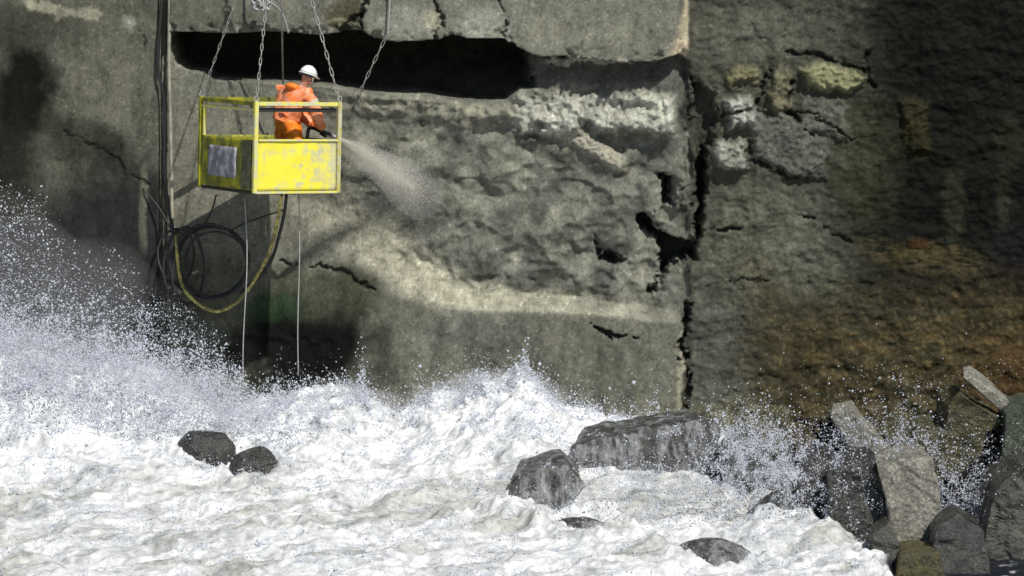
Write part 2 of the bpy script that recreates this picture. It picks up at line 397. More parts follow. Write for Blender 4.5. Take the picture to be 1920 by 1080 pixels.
# right bay
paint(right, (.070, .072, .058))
paint(blob(1440, 460, 170, 150)*right, (.135, .14, .112), .8)
paint(blob(1400, 60, 160, 60)*right, (.12, .12, .10), .7)
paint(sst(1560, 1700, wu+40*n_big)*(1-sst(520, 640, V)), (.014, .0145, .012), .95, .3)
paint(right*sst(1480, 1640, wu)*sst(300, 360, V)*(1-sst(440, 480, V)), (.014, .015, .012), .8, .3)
paint(blob(1630, 300, 80, 150)*right, (.06, .065, .036), .6)
paint(blob(1720, 245, 34, 60)*right, (.07, .066, .03), .7); paint(blob(1895, 265, 34, 50)*right, (.06, .065, .035), .6)
paint(blob(1790, 400, 22, 90)*right, (.08, .085, .05), .6); paint(blob(1880, 390, 18, 90)*right, (.075, .08, .05), .5)
br = right*sst(480, 640, V - .0*U + 60*n_big + sst(1500,1380,U)*120)*sst(1330, 1520, wu)
paint(br, (.062, .048, .026), .92, .3)
paint(br*sst(-.1, .3, fbm(U/48, V/26, 7.9, 5, .6)), (.034, .037, .021), .85)
paint(br*sst(.05, .4, fbm(U/70+4, V/22, 1.9, 5, .6)), (.12, .088, .04), .7)
paint(br*sst(.05, .35, fbm(U/9, V/9, 4.9, 3)), (.17, .13, .06), .5)
paint(br*sst(1720, 1920, U)*sst(600, 680, V), (.095, .048, .018), .55)
paint(blob(1740, 480, 130, 34, .6, 6)*right*sst(.1, .5, ridged(U/60, V/11, 3.9, 3)), (.17, .14, .07), .8)
paint(blob(1720, 455, 26, 16)*right, (.14, .07, .025), .6)
paint(blob(1890, 460, 50, 50)*right, (.02, .02, .024), .8)
paint(right*(1-sst(1340, 1430, U))*sst(480, 640, V), (.115, .118, .11), .5)
for poly, c in ((blocks[0][0], (.155,.155,.145)), (blocks[1][0], (.34,.34,.2)), (blocks[2][0], (.5,.5,.48)), (blocks[3][0], (.38,.38,.35)), (blocks[4][0], (.24,.22,.13)), (blocks[5][0], (.16,.15,.10)), (blocks[6][0], (.13,.14,.12)), (blocks[7][0], (.07,.066,.03))):
    paint(sst(8, -9, sdf(poly, wu, wv)+6*n_fin), c, .75)
paint(right*blob(1390, 800, 110, 70), (.17, .16, .10), .6)
paint(sst(13, 4, np.abs(jn-1288))*sst(125, 160, V)*sst(-.25, .2, fbm(U/12, V/30, 5.5, 3)), (.03, .03, .027), .85)
paint(crack_f, (.03, .03, .026), .85); paint(hol, (.022, .022, .022), .8)  # dark cracks; hollows darkened like the shade inside them
C *= (1 + .32*n_mid + .22*n_fin + .30*n_big)[..., None]
C *= (1 + .30*right*fbm(U/26, V/40, 5.1, 4))[..., None]
# pitted dark and pale speckle
spk = fbm(U/6.5, V/6.5, 3.3, 2); C *= (1 - .35*sst(.22, .5, spk) + .6*sst(.28, .55, -spk)*(1-cav))[..., None]
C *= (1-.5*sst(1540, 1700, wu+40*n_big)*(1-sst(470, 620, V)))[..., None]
C = np.clip(C*np.array((.88, .885, .82)), .004, .7)

Yw = -dp
nz, nx = X.shape
verts = np.stack([X, Yw, Z], -1)
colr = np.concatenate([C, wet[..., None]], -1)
cell_u = (U[:-1, :-1]+U[1:, 1:])/2; cell_v = (V[:-1, :-1]+V[1:, 1:])/2
ids = np.arange(nz*nx).reshape(nz, nx)
quads = np.stack([ids[:-1, :-1], ids[:-1, 1:], ids[1:, 1:], ids[1:, :-1]], -1)
part = np.zeros(cell_u.shape, int)                 # 0 left bay,1 slab,2 hollow,3 patch,4 plinth,5 right bay
cc = lambda a: (a[:-1, :-1]+a[1:, 1:])/2
part[:] = 0
md = (cell_u > 309) & (cell_u <= 1290)
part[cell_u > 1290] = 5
part[md & (cell_v <= cc(slab_edge)+2)] = 1
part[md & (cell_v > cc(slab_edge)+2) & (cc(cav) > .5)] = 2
part[md & (cell_v > cc(slab_edge)+2) & (cc(cav) <= .5)] = 3
part[md & (cc(tb) < 0.0) & (cell_v > 300)] = 4
wall = tag(empty('sea_wall', (0, 0, 0)), 'tall eroded grey concrete sea wall with a long black hollow and dark cracks', 'wall')
pn = {0: ('wall_bay', 'dull grey bay with black shade painted at the far left'), 1: ('upper_slab', 'smooth pale slab with broken lower lip above the black hollow'),
      2: ('hollow', 'deep black horizontal hollow in the wall'), 3: ('repair_patch', 'lumpy freshly sprayed grey concrete'),
      4: ('plinth', 'flat streaked concrete below the pale ledge'), 5: ('wall_bay', 'dark wet bay with brown and green algae')}
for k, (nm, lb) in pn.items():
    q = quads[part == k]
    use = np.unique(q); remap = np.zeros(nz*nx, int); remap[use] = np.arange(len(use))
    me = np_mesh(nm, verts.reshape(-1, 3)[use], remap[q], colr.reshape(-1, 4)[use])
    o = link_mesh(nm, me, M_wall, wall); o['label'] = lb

# quay deck behind the wall top and the sea bed of the setting
M_deck = simple('quay_concrete', (.24, .235, .21), .9, .3, 2)
bm = bmesh.new(); box(bm, (0, 150.0, 9.9), (700, 299.6, .3)); o = bm_obj('quay_ground', bm, M_deck); tag(o, kind='structure')

# ================================================================ WATER
crest = [(-300,640),(0,656),(100,676),(200,700),(300,722),(390,764),(440,798),(500,776),(540,768),(560,748),(600,742),(640,736),(690,760),(735,790),(780,784),(820,750),(860,742),(900,722),(935,728),(968,704),(1000,722),(1030,742),(1060,775),(1120,800),(1200,812),(1290,828),(1350,838),(1450,850),(1550,860),(1700,900),(2200,900)]
YC = -1.3
gx = np.concatenate([-ext[ext > 7.8][::-1], np.arange(-7.8, 7.8, .024), ext[ext > 7.8]])
gy = np.concatenate([[-1800, -600, -200, -90, -50, -32, -22, -16, -12.5, -10.5, -9.6], np.arange(-9.2, 1.7, .026)])
WX, WY = np.meshgrid(gx, gy)
cu, _ = proj(WX, YC, 0.6)
cu2 = cu + 40*fbm(WX*1.5, WY*1.1, 4.1, 4)
vt = pl(crest, cu2)
b = (540-vt)/SC; ry = cp + b*sp; rz = -sp + b*cp; tt = (YC+D)/ry; zt = H + rz*tt
back = (WY > YC)
prof = np.where(back, np.exp(-((WY-YC)/.8)**2), np.exp(-(np.abs(WY-YC)/2.1)**1.5))
fade = sst(-11, -7.5, WY)
u_w, v_w = proj(WX, WY, 0.0)
ang = R(28); ax = WX*math.cos(ang)+WY*math.sin(ang); ay = -WX*math.sin(ang)+WY*math.cos(ang)
wxx = ax + .5*fbm(WX*.7, WY*.7, 2.2, 3); wyy = ay + .5*fbm(WX*.7, WY*.7, 8.2, 3)
swell = .18*fbm(wxx*.35, wyy*.9, 1.1, 3) + .17*ridged(wxx*.7, wyy*1.7, 3.4, 3)
chop = .06*ridged(wxx*1.6, wyy*3.6, 5.5, 3) + .035*fbm(wxx*7, wyy*9, 1.9, 3)
zt = np.maximum(zt, .05)
hgt = zt*prof*(1 + .22*fbm(WX*1.8, WY*1.8, 9.4, 4)) + (swell + chop)*fade*(.55+.45*sst(YC+.4, YC-.6, WY))
# lower on the right among the rocks, where the foam sheet ends
edge_u = pl([(820,1360),(880,1450),(930,1520),(985,1570),(1030,1620),(1080,1690),(1300,1900)], v_w)
rt = sst(-60, 90, u_w - edge_u + 150*fbm(WX*1.1, WY*.9, 7.3, 4) + 40*ridged(WX*3, WY*3, 1.3, 3))
hgt = hgt*(1-.75*rt) - .25*rt
for (ru_, rv_, ry_, rr_) in ((385,836,-3.1,.4),(474,862,-3.8,.36),(70,812,-2.9,.4),(1022,950,-5.2,.6),(1330,1066,-6.9,.6),(1462,972,-5.0,.5),(895,994,-5.6,.4),(1090,1000,-5.9,.45)):
    pc_ = P(ru_, rv_, ry_); dd_ = np.sqrt(((WX-pc_.x)/1.1)**2 + (WY-pc_.y)**2) + .22*fbm(WX*3.3, WY*3.3, 2.6, 4)
    hgt = hgt - .10*np.exp(-(dd_/(rr_*1.5))**2)*(rr_ > .55) + .10*np.exp(-((dd_-rr_*.95)/.14)**2)*(1+.9*fbm(WX*4, WY*4, 6.1, 3))
hx = .09*fbm(WX*3, WY*3, hgt*3, 3)*prof; hy = (.34*ridged(WX*1.7, hgt*2.2, WY*.6, 3, .5) - .1)*prof*sst(.1, .5, zt)
hz = (.05*ridged(WX*4.2, WY*4.2, hgt*4+2, 5, .62)*(.35+prof) + .12*fbm(WX*2.1, WY*2.1, 5.3, 3)*prof)*fade
WV = np.stack([WX+hx, WY-hy, hgt+hz], -1)
pu, pv = proj(WV[..., 0], WV[..., 1], WV[..., 2])
fo = np.clip(1.0 - 1.0*sst(-.12, .28, fbm(wxx*.55, wyy*1.9, 6.6, 5, .55))*sst(820, 930, pv), 0, 1)
fo = np.maximum(fo, .9*prof)
WC = np.zeros(WX.shape + (3,)); deep = np.array((.50, .505, .455)); white = np.array((.80, .81, .81))
strk = sst(.1, .6, ridged(wxx*1.6, wyy*5, 7.1, 4)); fo = np.clip(fo + .3*strk, 0, 1)
WC = deep*(1-fo[..., None]) + white*fo[..., None]
grey = sst(-.1, .45, fbm(wxx*1.8, wyy*4.6, 2.7, 5, .62))*.26 + .18*sst(.05, .5, fbm(WX*1.3, WY*.8, hgt*2+3, 4))
lace = fbm(wxx*3.6, wyy*7.5, 4.4, 6, .68); tear = sst(.02, .26, np.abs(fbm(wxx*1.5, wyy*3.4, 3.9, 5, .6))); tear2 = sst(.0, .20, np.abs(fbm(wxx*3.3, wyy*6.0, 8.9, 5, .65)))
WC = WC*(1-(.26*sst(.0, .4, lace) + .16*tear*tear2)[..., None])*(.80+.2*prof+.22*(1-tear*tear2))[..., None]
WC = WC*(1-grey[..., None]*np.array((1.04, 1.0, .98)))
dk = (sst(.25, .6, rt)*(1-.8*sst(.22, .5, fbm(WX*5, WY*8, 3.8, 4))))[..., None]
WC = WC*(1-dk) + np.array((.012, .014, .022))*dk
foamA = np.clip(fo*(1-rt), 0, 1)
nyy, nxx = WX.shape; ids = np.arange(nyy*nxx).reshape(nyy, nxx)
q = np.stack([ids[:-1, :-1], ids[:-1, 1:], ids[1:, 1:], ids[1:, :-1]], -1).reshape(-1, 4)
me = np_mesh('water', WV.reshape(-1, 3), q, np.concatenate([WC, foamA[..., None]], -1).reshape(-1, 4))
sea = tag(link_mesh('water', me, M_foam), kind='structure')

# ---------------------------------------------------------------- spray droplets
def droplets(name, pts, rad, mat, stretch=None):
    n = len(pts)
    base = np.array([(1,0,0),(-1,0,0),(0,1,0),(0,-1,0),(0,0,1),(0,0,-1)], float)
    fc = np.array([(0,2,4),(2,1,4),(1,3,4),(3,0,4),(2,0,5),(1,2,5),(3,1,5),(0,3,5)])
    s = rng.uniform(.7, 1.4, (n, 1, 3))
    th = rng.uniform(0, math.pi, n); c, si = np.cos(th), np.sin(th)
    loc = base[None]*s*rad[:, None, None]
    rx = loc[..., 0]*c[:, None] - loc[..., 2]*si[:, None]; rz_ = loc[..., 0]*si[:, None] + loc[..., 2]*c[:, None]
    loc = np.stack([rx, loc[..., 1], rz_], -1)
    VV = (pts[:, None, :] + loc).reshape(-1, 3)
    FF = (fc[None] + 6*np.arange(n)[:, None, None]).reshape(-1, 3)
    return tag(link_mesh(name, np_mesh(name, VV, FF), mat), kind='stuff')
def from_px(u, v, y):
    b_ = (540-v)/SC; a_ = (u-960)/SC; ry_ = cp+b_*sp; rz_ = -sp+b_*cp; t = (y+D)/ry_
    return np.stack([a_*t, y, H+rz_*t], -1)
def cloud(n, u0, u1, v0, v1, y0, y1, dens):
    """rejection-sample a ragged cloud of drops inside a slab of air"""
    out = []
    tot = 0
    while tot < n:
        u = rng.uniform(u0, u1, n*3); v = rng.uniform(v0, v1, n*3); y = rng.uniform(y0, y1, n*3)
        k = rng.uniform(0, 1, n*3) < dens(u, v, y); out.append(np.stack([u, v, y], -1)[k]); tot += k.sum()
        if len(out) > 30: break
    a = np.concatenate(out)[:n]; return from_px(a[:, 0], a[:, 1], a[:, 2])
cl_top = [(-200,330),(0,330),(60,350),(130,430),(250,470),(330,540),(420,620),(470,700),(520,760),(700,800)]
def d_left(u, v, y):
    t = v - pl(cl_top, u) + 60*fbm(u/80, v/80, 3.1, 3)
    tw = v - pl([(-200,640),(0,640),(100,668),(200,690),(300,712),(400,752),(480,800)], u) + 40*fbm(u/60, v/60, 5.1, 3)
    clump = (.25 + .75*sst(-.25, .3, fbm(u/26, v/26, y*2, 3)))*(.5 + .5*sst(-.3, .3, fbm((u+v)/70, (v-u)/22, y, 3)))
    lft = .5*sst(140, 0, u)*sst(330, 400, v)*(1-sst(460, 560, v))
    return np.clip((.028*sst(0, 60, t) + .13*sst(-190, -50, tw)*sst(0, 80, t) + .50*sst(-100, 0, tw) + .08*lft)*clump, 0, 1)*(1-sst(440, 560, u)*(1-sst(700,760,v)))
pl_ = cloud(135000, -150, 620, 320, 810, -3.2, -.5, d_left)
rad = .0031*np.exp(rng.normal(0, .6, len(pl_))); rad = np.clip(rad, .0018, .0135)
o = droplets('sea_spray', pl_, rad*1.35, M_drop); o['label'] = 'cloud of white droplets thrown up at the left of the wall'; o['category'] = 'spray'
def d_crest(u, v, y):
    vv = pl(crest, u + 10*fbm(u/30, v/30, 4.4, 2)); hgt_ = vv + 22 - v
    fil = ridged(u/42, v/60, 2.2+y, 3)
    top = 30 + 45*sst(.0, .55, fbm(u/60, .5, 1.7, 3))
    return np.where(hgt_ > 0, np.exp(-hgt_/(top*.42))*sst(-.2, .55, fil), .25*sst(-60, 0, hgt_))
pc = cloud(140000, 430, 1330, 620, 880, -2.0, -.7, d_crest)
o = droplets('wave_spray', pc, np.clip(.0048*np.exp(rng.normal(0, .6, len(pc))), .002, .026), M_drop); o['label'] = 'white droplets flying off the breaking wave crest'; o['category'] = 'spray'
def d_right(u, v, y):
    a = np.exp(-((u-1400)/75)**2-((v-850)/60)**2) + .55*np.exp(-((u-1530)/90)**2-((v-950)/80)**2) + .5*np.exp(-((u-1480)/150)**2-((v-900)/60)**2)
    a += .7*np.exp(-((u-1830)/55)**2-((v-960)/90)**2)*.5 + .45*np.exp(-((u-1715)/40)**2-((v-850)/40)**2) + .22*sst(1300,1400,u)*sst(760,920,v)*.25
    vt_ = pl([(930,905),(1060,870),(1080,838),(1300,805),(1420,840),(1500,900)], u)
    a = np.where(u < 1290, .0, a) + (u < 1520)*(.55*np.exp(-((v-vt_+6)/14)**2)*sst(.0,.4,fbm(u/33, v/33, 2.2, 3)) + .5*sst(vt_+10, vt_+130, v)*sst(-.1,.5,ridged(u/40, v/90, 4.4, 3)))*np.exp(-np.maximum(0, v-1010)/40)
    eu_ = pl([(820,1360),(880,1450),(930,1520),(985,1570),(1030,1620),(1080,1690),(1300,1900)], v)
    a += .8*np.exp(-((u-eu_-5)/38)**2)*(v > 840)
    a += .6*np.exp(-((u-1700)/70)**2-((v-960)/130)**2) + .5*np.exp(-((u-1600)/60)**2-((v-900)/90)**2) + .25*sst(1700,1760,u)*sst(860,900,v) + .03*sst(1350,1560,u)*sst(560,760,v)*sst(-.1,.4,fbm(u/90, v/70, 1.4, 3))
    return np.clip(a*sst(-.25, .4, fbm(u/20, v/20, 6.6+y, 3)), 0, 1)
pr = cloud(120000, 930, 1920, 540, 1080, -6.0, -1.8, d_right)
o = droplets('rock_spray', pr, np.clip(.0038*np.exp(rng.normal(0, .6, len(pr))), .002, .015), M_drop); o['label'] = 'scattered white droplets over the rocks at the right'; o['category'] = 'spray'

mk = (np.abs(WX) < 8.2) & (WY > -9) & (WY < -.6) & (rt < .55)
cl_ = sst(.0, .35, fbm(wxx*2.2, wyy*5, 5.7, 5, .62))*mk*(.35 + prof)
pw = (cl_/cl_.sum()).ravel(); nf = 95000
idx = rng.choice(pw.size, nf, p=pw); base_ = WV.reshape(-1, 3)[idx] + rng.normal(0, .012, (nf, 3))
lift = np.abs(rng.normal(0, 1, nf))**1.6*.022*(1+2.5*prof.ravel()[idx]); base_[:, 2] += lift; base_[:, 1] -= lift*.8
o = droplets('foam_froth', base_, np.clip(.0045*np.exp(rng.normal(0, .5, nf)), .002, .016), M_drop); o['label'] = 'granular white froth boiling off the surf'; o['category'] = 'froth'

# mist: soft lumps of even, thin fog
def mist(name, spots, dens, label):
    bm = bmesh.new()
    for (u, v, y, r1, r2) in spots:
        c = P(u, v, y); t = bmesh.ops.create_icosphere(bm, subdivisions=4, radius=1.0)['verts']
        for vv in t:
            k = 1 + .28*float(perlin(vv.co.x*1.7+u, vv.co.y*1.7, vv.co.z*1.7+v))
            vv.co = c + Vector((vv.co.x*r1, vv.co.y*min(r1, .6), vv.co.z*r2))*k
    return bm_obj(name, bm, vol_mat(name, dens), smooth=True), label
for nm, spots, dn, lb in (
    ('mist', [(20,720,-1.5,1.9,.8)], .5, 'soft white mist behind the spray at the left edge'),
    ('mist', [(40,560,-1.4,1.7,1.0)], .13, 'faint haze of spray against the dark wall at the left edge'),
    ('mist', [(270,745,-1.5,1.4,.5)], .45, 'thin white mist behind the two boulders at the left'),
    ('mist', [(640,765,-1.4,.8,.33)], .45, 'thin mist on the breaking wave below the basket'),
    ('mist', [(920,755,-1.4,1.1,.42)], .45, 'thin mist around the highest wave crest')):
    o, l = mist(nm, spots, dn, lb); tag(o, l, 'mist', kind='stuff')

# ================================================================ ROCKS
def rock_mat(name, c, c2, wetr=.55, scale=6):
    m, N, L, b = new_mat(name); tc = N.new('ShaderNodeTexCoord')
    n = noise_node(N, L, tc.outputs['Object'], scale, 8, .7); n2 = noise_node(N, L, tc.outputs['Object'], scale*5, 5, .7)
    r = ramp(N, L, n.outputs[0], [(.35, c2), (.6, c)]); r2 = ramp(N, L, n2.outputs[0], [(.35, (.45,.45,.45)), (.5, (1,1,1)), (.68, (1.7,1.7,1.65))])
    L.new(mixc(N, L, r.outputs[0], r2.outputs[0], 1.0, 'MULTIPLY'), b.inputs['Base Color'])
    b.inputs['Roughness'].default_value = wetr; bump(N, L, b, n2.outputs[0], .6, .04); return m
M_rk_dark = rock_mat('wet_dark_rock', (.058, .058, .052), (.014, .014, .014), .2)
M_rk_grey = rock_mat('wet_grey_rock', (.075, .075, .062), (.03, .03, .026), .35)
M_rk_pale = rock_mat('pale_rock', (.27, .26, .22), (.13, .125, .10), .5)
M_rk_moss = rock_mat('mossy_rock', (.085, .075, .03), (.04, .04, .022), .6)
def foamy_rock():
    m, N, L, b = new_mat('rock_with_running_foam'); tc = N.new('ShaderNodeTexCoord')
    mp = N.new('ShaderNodeMapping'); mp.inputs['Scale'].default_value = (1, 1, .22); L.new(tc.outputs['Object'], mp.inputs[0])
    n = noise_node(N, L, tc.outputs['Object'], 6, 8, .7); r = ramp(N, L, n.outputs[0], [(.38, (.018, .018, .018)), (.62, (.075, .075, .068))])
    f = noise_node(N, L, mp.outputs[0], 7, 8, .74); fr = ramp(N, L, f.outputs[0], [(.47, (0, 0, 0)), (.72, (1, 1, 1))])
    L.new(mixc(N, L, r.outputs[0], (.42, .43, .44), fr.outputs[0]), b.inputs['Base Color']); b.inputs['Roughness'].default_value = .35
    bump(N, L, b, n.outputs[0], .7, .08); return m
M_rk_foam = foamy_rock()
M_rk_green = rock_mat('green_rock', (.07, .085, .055), (.035, .04, .03), .6)
def block(poly, Y, thick, mat, label, lean=0.0, taper=.8, rough=.05, seed=0, cat='rock', name='rock', cuts=5):
    """angular block: traced face at its own distance, with real thickness, split finely and roughened"""
    bm = bmesh.new(); cu_ = sum(p[0] for p in poly)/len(poly); cv_ = sum(p[1] for p in poly)/len(poly); vb = max(p[1] for p in poly)
    rj = np.random.default_rng(seed+50); pj_ = []
    for k_ in range(len(poly)):               # chip the outline
        (ax_, ay_), (bx_, by_) = poly[k_], poly[(k_+1) % len(poly)]; le = math.hypot(bx_-ax_, by_-ay_); pj_.append((ax_, ay_))
        if le > 30:
            for f_ in sorted(rj.uniform(.15, .85, 2 if le > 60 else 1)):
                pj_.append((ax_+(bx_-ax_)*f_+rj.normal(0, .028*le), ay_+(by_-ay_)*f_+rj.normal(0, .028*le)))
    poly = pj_
    fr, bk = [], []
    zb = P(cu_, vb, Y).z
    for (u, v) in poly:
        p = P(u, v, Y); p.y += (p.z-zb)*lean
        fr.append(bm.verts.new(p))
        c = P(cu_, cv_, Y); q_ = c + (P(u, v, Y)-c)*taper; q_.y = Y + thick + (p.z-zb)*lean; q_.z += .10
        bk.append(bm.verts.new(q_))
    n = len(poly)
    bm.faces.new(fr[::-1]); bm.faces.new(bk)
    for i in range(n): bm.faces.new((fr[i], fr[(i+1) % n], bk[(i+1) % n], bk[i]))
    bmesh.ops.recalc_face_normals(bm, faces=bm.faces)
    bmesh.ops.bevel(bm, geom=bm.edges[:], offset=.012, segments=1, affect='EDGES')
    bmesh.ops.triangulate(bm, faces=bm.faces)
    for _ in range(cuts):
        es = [e for e in bm.edges if e.calc_length() > .07]
        if not es: break
        bmesh.ops.subdivide_edges(bm, edges=es, cuts=1); bmesh.ops.triangulate(bm, faces=bm.faces)
    bm.normal_update()
    co = np.array([v.co for v in bm.verts]); no = np.array([v.normal for v in bm.verts])
    st = fbm(co[:, 0]*1.6+seed, co[:, 1]*1.6, co[:, 2]*1.6, 2)*3; st = np.floor(st) + sst(.35, .65, st-np.floor(st))
    d = rough*(.8*st*.5 + .35*fbm(co[:, 0]*3.2+seed, co[:, 1]*3.2, co[:, 2]*3.2, 4) + .3*ridged(co[:, 0]*7, co[:, 1]*7+seed, co[:, 2]*7, 3))
    co = co + no*(d*.62)[:, None]
    for v, c in zip(bm.verts, co): v.co = c
    return tag(bm_obj(name, bm, mat, smooth=False), label, cat)
def boulder(u, v, r, Z0, mat, label, scl=(1, 1, .8), seed=0, name='boulder'):
    bm = bmesh.new(); bmesh.ops.create_icosphere(bm, subdivisions=5, radius=1.0)
    co = np.array([x.co for x in bm.verts])
    rs = np.random.default_rng(seed)
    for k in range(9):                      # planed facets
        nrm = rs.normal(size=3); nrm /= np.linalg.norm(nrm); h = rs.uniform(.72, .92)
        dd = co@nrm - h; co = co - np.where(dd > 0, dd*.8, 0)[:, None]*nrm
    co *= (1 + .10*fbm(co[:, 0]*2+seed, co[:, 1]*2, co[:, 2]*2, 3) + .05*ridged(co[:, 0]*5, co[:, 1]*5+seed, co[:, 2]*5, 3))[:, None]
    co = co*np.array(scl)*r
    c = P(u, v, Z0)
    for x, p in zip(bm.verts, co): x.co = p
    o = bm_obj(name, bm, mat, smooth=True); o.location = c; return tag(o, label, 'boulder')
boulder(385, 850, .33, -3.1, M_rk_dark, 'rounded wet boulder in the foam, the farther and larger of the two at the left', (1.15, .8, .95), 1)
boulder(480, 884, .31, -3.8, M_rk_dark, 'small dark domed boulder in white foam, just in front of another boulder', (1.05, .8, 1.0), 2)
boulder(70, 812, .26, -2.9, M_rk_dark, 'low dark rock barely showing through foam at the far left', (1.5, .8, .5), 22)
block([(948,940),(966,903),(1058,880),(1098,918),(1062,958),(1040,1020),(1000,1020)], -5.0, .9, M_rk_foam, 'big angular streaked rock in the foam at the left end of the long slab', .3, .8, .07, 21)
block([(1068,858),(1086,842),(1130,830),(1200,820),(1262,812),(1310,800),(1350,815),(1345,900),(1340,990),(1300,990),(1160,990),(1090,960)], -3.75, .8, M_rk_foam, 'long low dark rock slab with water pouring over its face below the crack', .3, .85, .07, 3, name='rock_slab')
block([(1350,850),(1400,842),(1460,880),(1500,930),(1480,1000),(1400,1010),(1360,980)], -4.2, .7, M_rk_foam, 'dark angular rock in the splash right of the long slab', .3, .8, .09, 25)
boulder(1330, 1066, .46, -6.9, M_rk_foam, 'low rock under streaming foam near the bottom edge, right of the centre', (1.2, .9, .75), 8)
boulder(1462, 972, .44, -5.0, M_rk_foam, 'dark rock half buried in foam, right of the long rock slab', (1.0, .9, .8), 11)
boulder(1545, 925, .36, -4.2, M_rk_dark, 'small dark rock in the spray left of the broken blocks', (1.0, .9, .8), 17)
boulder(895, 994, .30, -5.6, M_rk_foam, 'small rock barely breaking the foam left of the big streaked boulder', (1.2, .8, .6), 13)
boulder(1090, 1000, .32, -5.9, M_rk_foam, 'small grey rock half under foam at the foot of the big streaked boulder', (1.3, .8, .6), 14)
block([(1556,772),(1598,764),(1640,812),(1672,858),(1618,878),(1592,838)], -2.6, .5, M_rk_pale, 'pale angular block leaning between the algae wall and the broken rocks', -.2, .8, .06, 5, name='broken_block')
block([(1555,900),(1600,872),(1645,866),(1668,940),(1700,1085),(1640,1160),(1590,1150),(1560,1040)], -6.0, .9, M_rk_dark, 'dark grey rock just left of the upright pale block', .15, .8, .12, 6, name='broken_block')
block([(1646,882),(1690,872),(1750,868),(1768,960),(1762,1110),(1706,1140),(1684,1050)], -6.2, .8, M_rk_pale, 'tall upright pale block running with water beside the dark pool', .12, .85, .08, 7, name='broken_block')
block([(1662,862),(1700,850),(1716,822),(1770,800),(1776,762),(1800,736),(1884,790),(1846,812),(1838,852),(1790,900),(1680,910)], -3.0, .8, M_rk_moss, 'brown mossy slab sloping above the upright pale block', -.1, .85, .10, 8, name='broken_block')
block([(1806,708),(1822,706),(1898,768),(1884,784)], -3.1, .35, M_rk_pale, 'thin pale stone edge slanting down beside the mossy slab', 0, .9, .03, 9, name='stone_edge')
block([(1886,776),(1960,762),(1990,930),(1880,896)], -3.4, .9, M_rk_green, 'green square block with yellow moss at the right edge', .0, .85, .07, 10, name='broken_block')
block([(1862,960),(1880,925),(1925,890),(2020,890),(2020,1150),(1820,1150)], -6.2, 1.1, M_rk_grey, 'large grey rock in the bottom right corner in front of the dark pool', .2, .8, .13, 12, name='broken_block')
block([(1690,1046),(1760,1040),(1790,1150),(1660,1150)], -7.1, .6, M_rk_moss, 'low brown rock at the foot of the upright pale block', .1, .8, .08, 14, name='broken_block')

block([(1500,905),(1530,868),(1566,858),(1580,960),(1560,1080),(1500,1060)], -5.4, .6, M_rk_dark, 'dark leaning slab at the edge of the foam, left of the dark grey rock', .2, .8, .06, 31, name='broken_block')
block([(1640,1010),(1672,990),(1712,1090),(1700,1150),(1620,1150)], -6.9, .5, M_rk_grey, 'dark wedge of stone in front of the foot of the pale block', .2, .8, .06, 32, name='broken_block')
block([(1800,884),(1868,836),(1884,850),(1882,872),(1812,906)], -2.8, .5, M_rk_green, 'thin grey-green slab wedged under the mossy slab', .0, .85, .04, 33, name='broken_block')
block([(1652,806),(1690,786),(1716,800),(1700,850),(1672,856)], -2.2, .4, M_rk_moss, 'small mossy stone in the gap behind the leaning pale block', .0, .85, .05, 34, name='broken_block')
block([(1758,1010),(1800,975),(1850,1000),(1862,1100),(1820,1160),(1750,1150)], -7.0, .6, M_rk_dark, 'black wet rock in the pool at the bottom edge', .25, .8, .08, 35, name='broken_block')

# ================================================================ BASKET
def yellow_mat(name, c, dirt, dirtc, rust=(.10,.07,.02), lo=.5, scale=5, splash=False):
    m, N, L, b = new_mat(name); tc = N.new('ShaderNodeTexCoord')
    n = noise_node(N, L, tc.outputs['Object'], scale, 8, .7); n2 = noise_node(N, L, tc.outputs['Object'], 22, 5, .7)
    r = ramp(N, L, n.outputs[0], [(lo, (0,0,0)), (lo+.12, (dirt,dirt,dirt))]); r2 = ramp(N, L, n2.outputs[0], [(.66, (0,0,0)), (.72, (.8,.8,.8))])
    k = mixc(N, L, c, dirtc, r.outputs[0])
    if splash:                       # dried cement caked on the right half of the sheet
        sx = N.new('ShaderNodeSeparateXYZ'); L.new(tc.outputs['Object'], sx.inputs[0])
        mx = N.new('ShaderNodeMapRange'); L.new(sx.outputs[0], mx.inputs[0]); mx.inputs[1].default_value = .35; mx.inputs[2].default_value = 1.3; mx.inputs[3].default_value = -.18; mx.inputs[4].default_value = .22
        ad = N.new('ShaderNodeMath'); ad.operation = 'ADD'; L.new(mx.outputs[0], ad.inputs[0]); L.new(n.outputs[0], ad.inputs[1])
        r3 = ramp(N, L, ad.outputs[0], [(.5, (0,0,0)), (.66, (.8,.8,.8))]); k = mixc(N, L, k, (.50, .49, .36), r3.outputs[0])
    k = mixc(N, L, k, rust, r2.outputs[0]); L.new(k, b.inputs['Base Color'])
    b.inputs['Roughness'].default_value = .5; bump(N, L, b, n2.outputs[0], .25, .01); return m
M_yel = yellow_mat('yellow_paint', (.82, .74, .055), .6, (.50, .50, .36), lo=.52, splash=True)
M_yel_shade_dirty = yellow_mat('shaded_dirty_yellow_paint', (.36, .35, .02), .8, (.10, .11, .03), lo=.42)  # darker yellow painted for the shaded faces, with dirt over it
M_yel_rail = yellow_mat('cement_spattered_yellow_rail', (.72, .68, .12), .9, (.55, .54, .42), lo=.45, scale=9)
M_grey_post = simple('cement_caked_post', (.50, .49, .40), .8, .4, 14, c2=(.46, .42, .10))
M_gpanel = simple('lavender_grey_sheet', (.40, .40, .44), .6, .5, 9, c2=(.16, .16, .17))
M_chain = simple('galvanised_chain', (.40, .39, .36), .55, .4, 30)
M_darkmetal = simple('shade_bar_dark', (.035, .035, .033), .6, .3, 20)
bk = empty('work_basket', P(477, 363, -2.45))
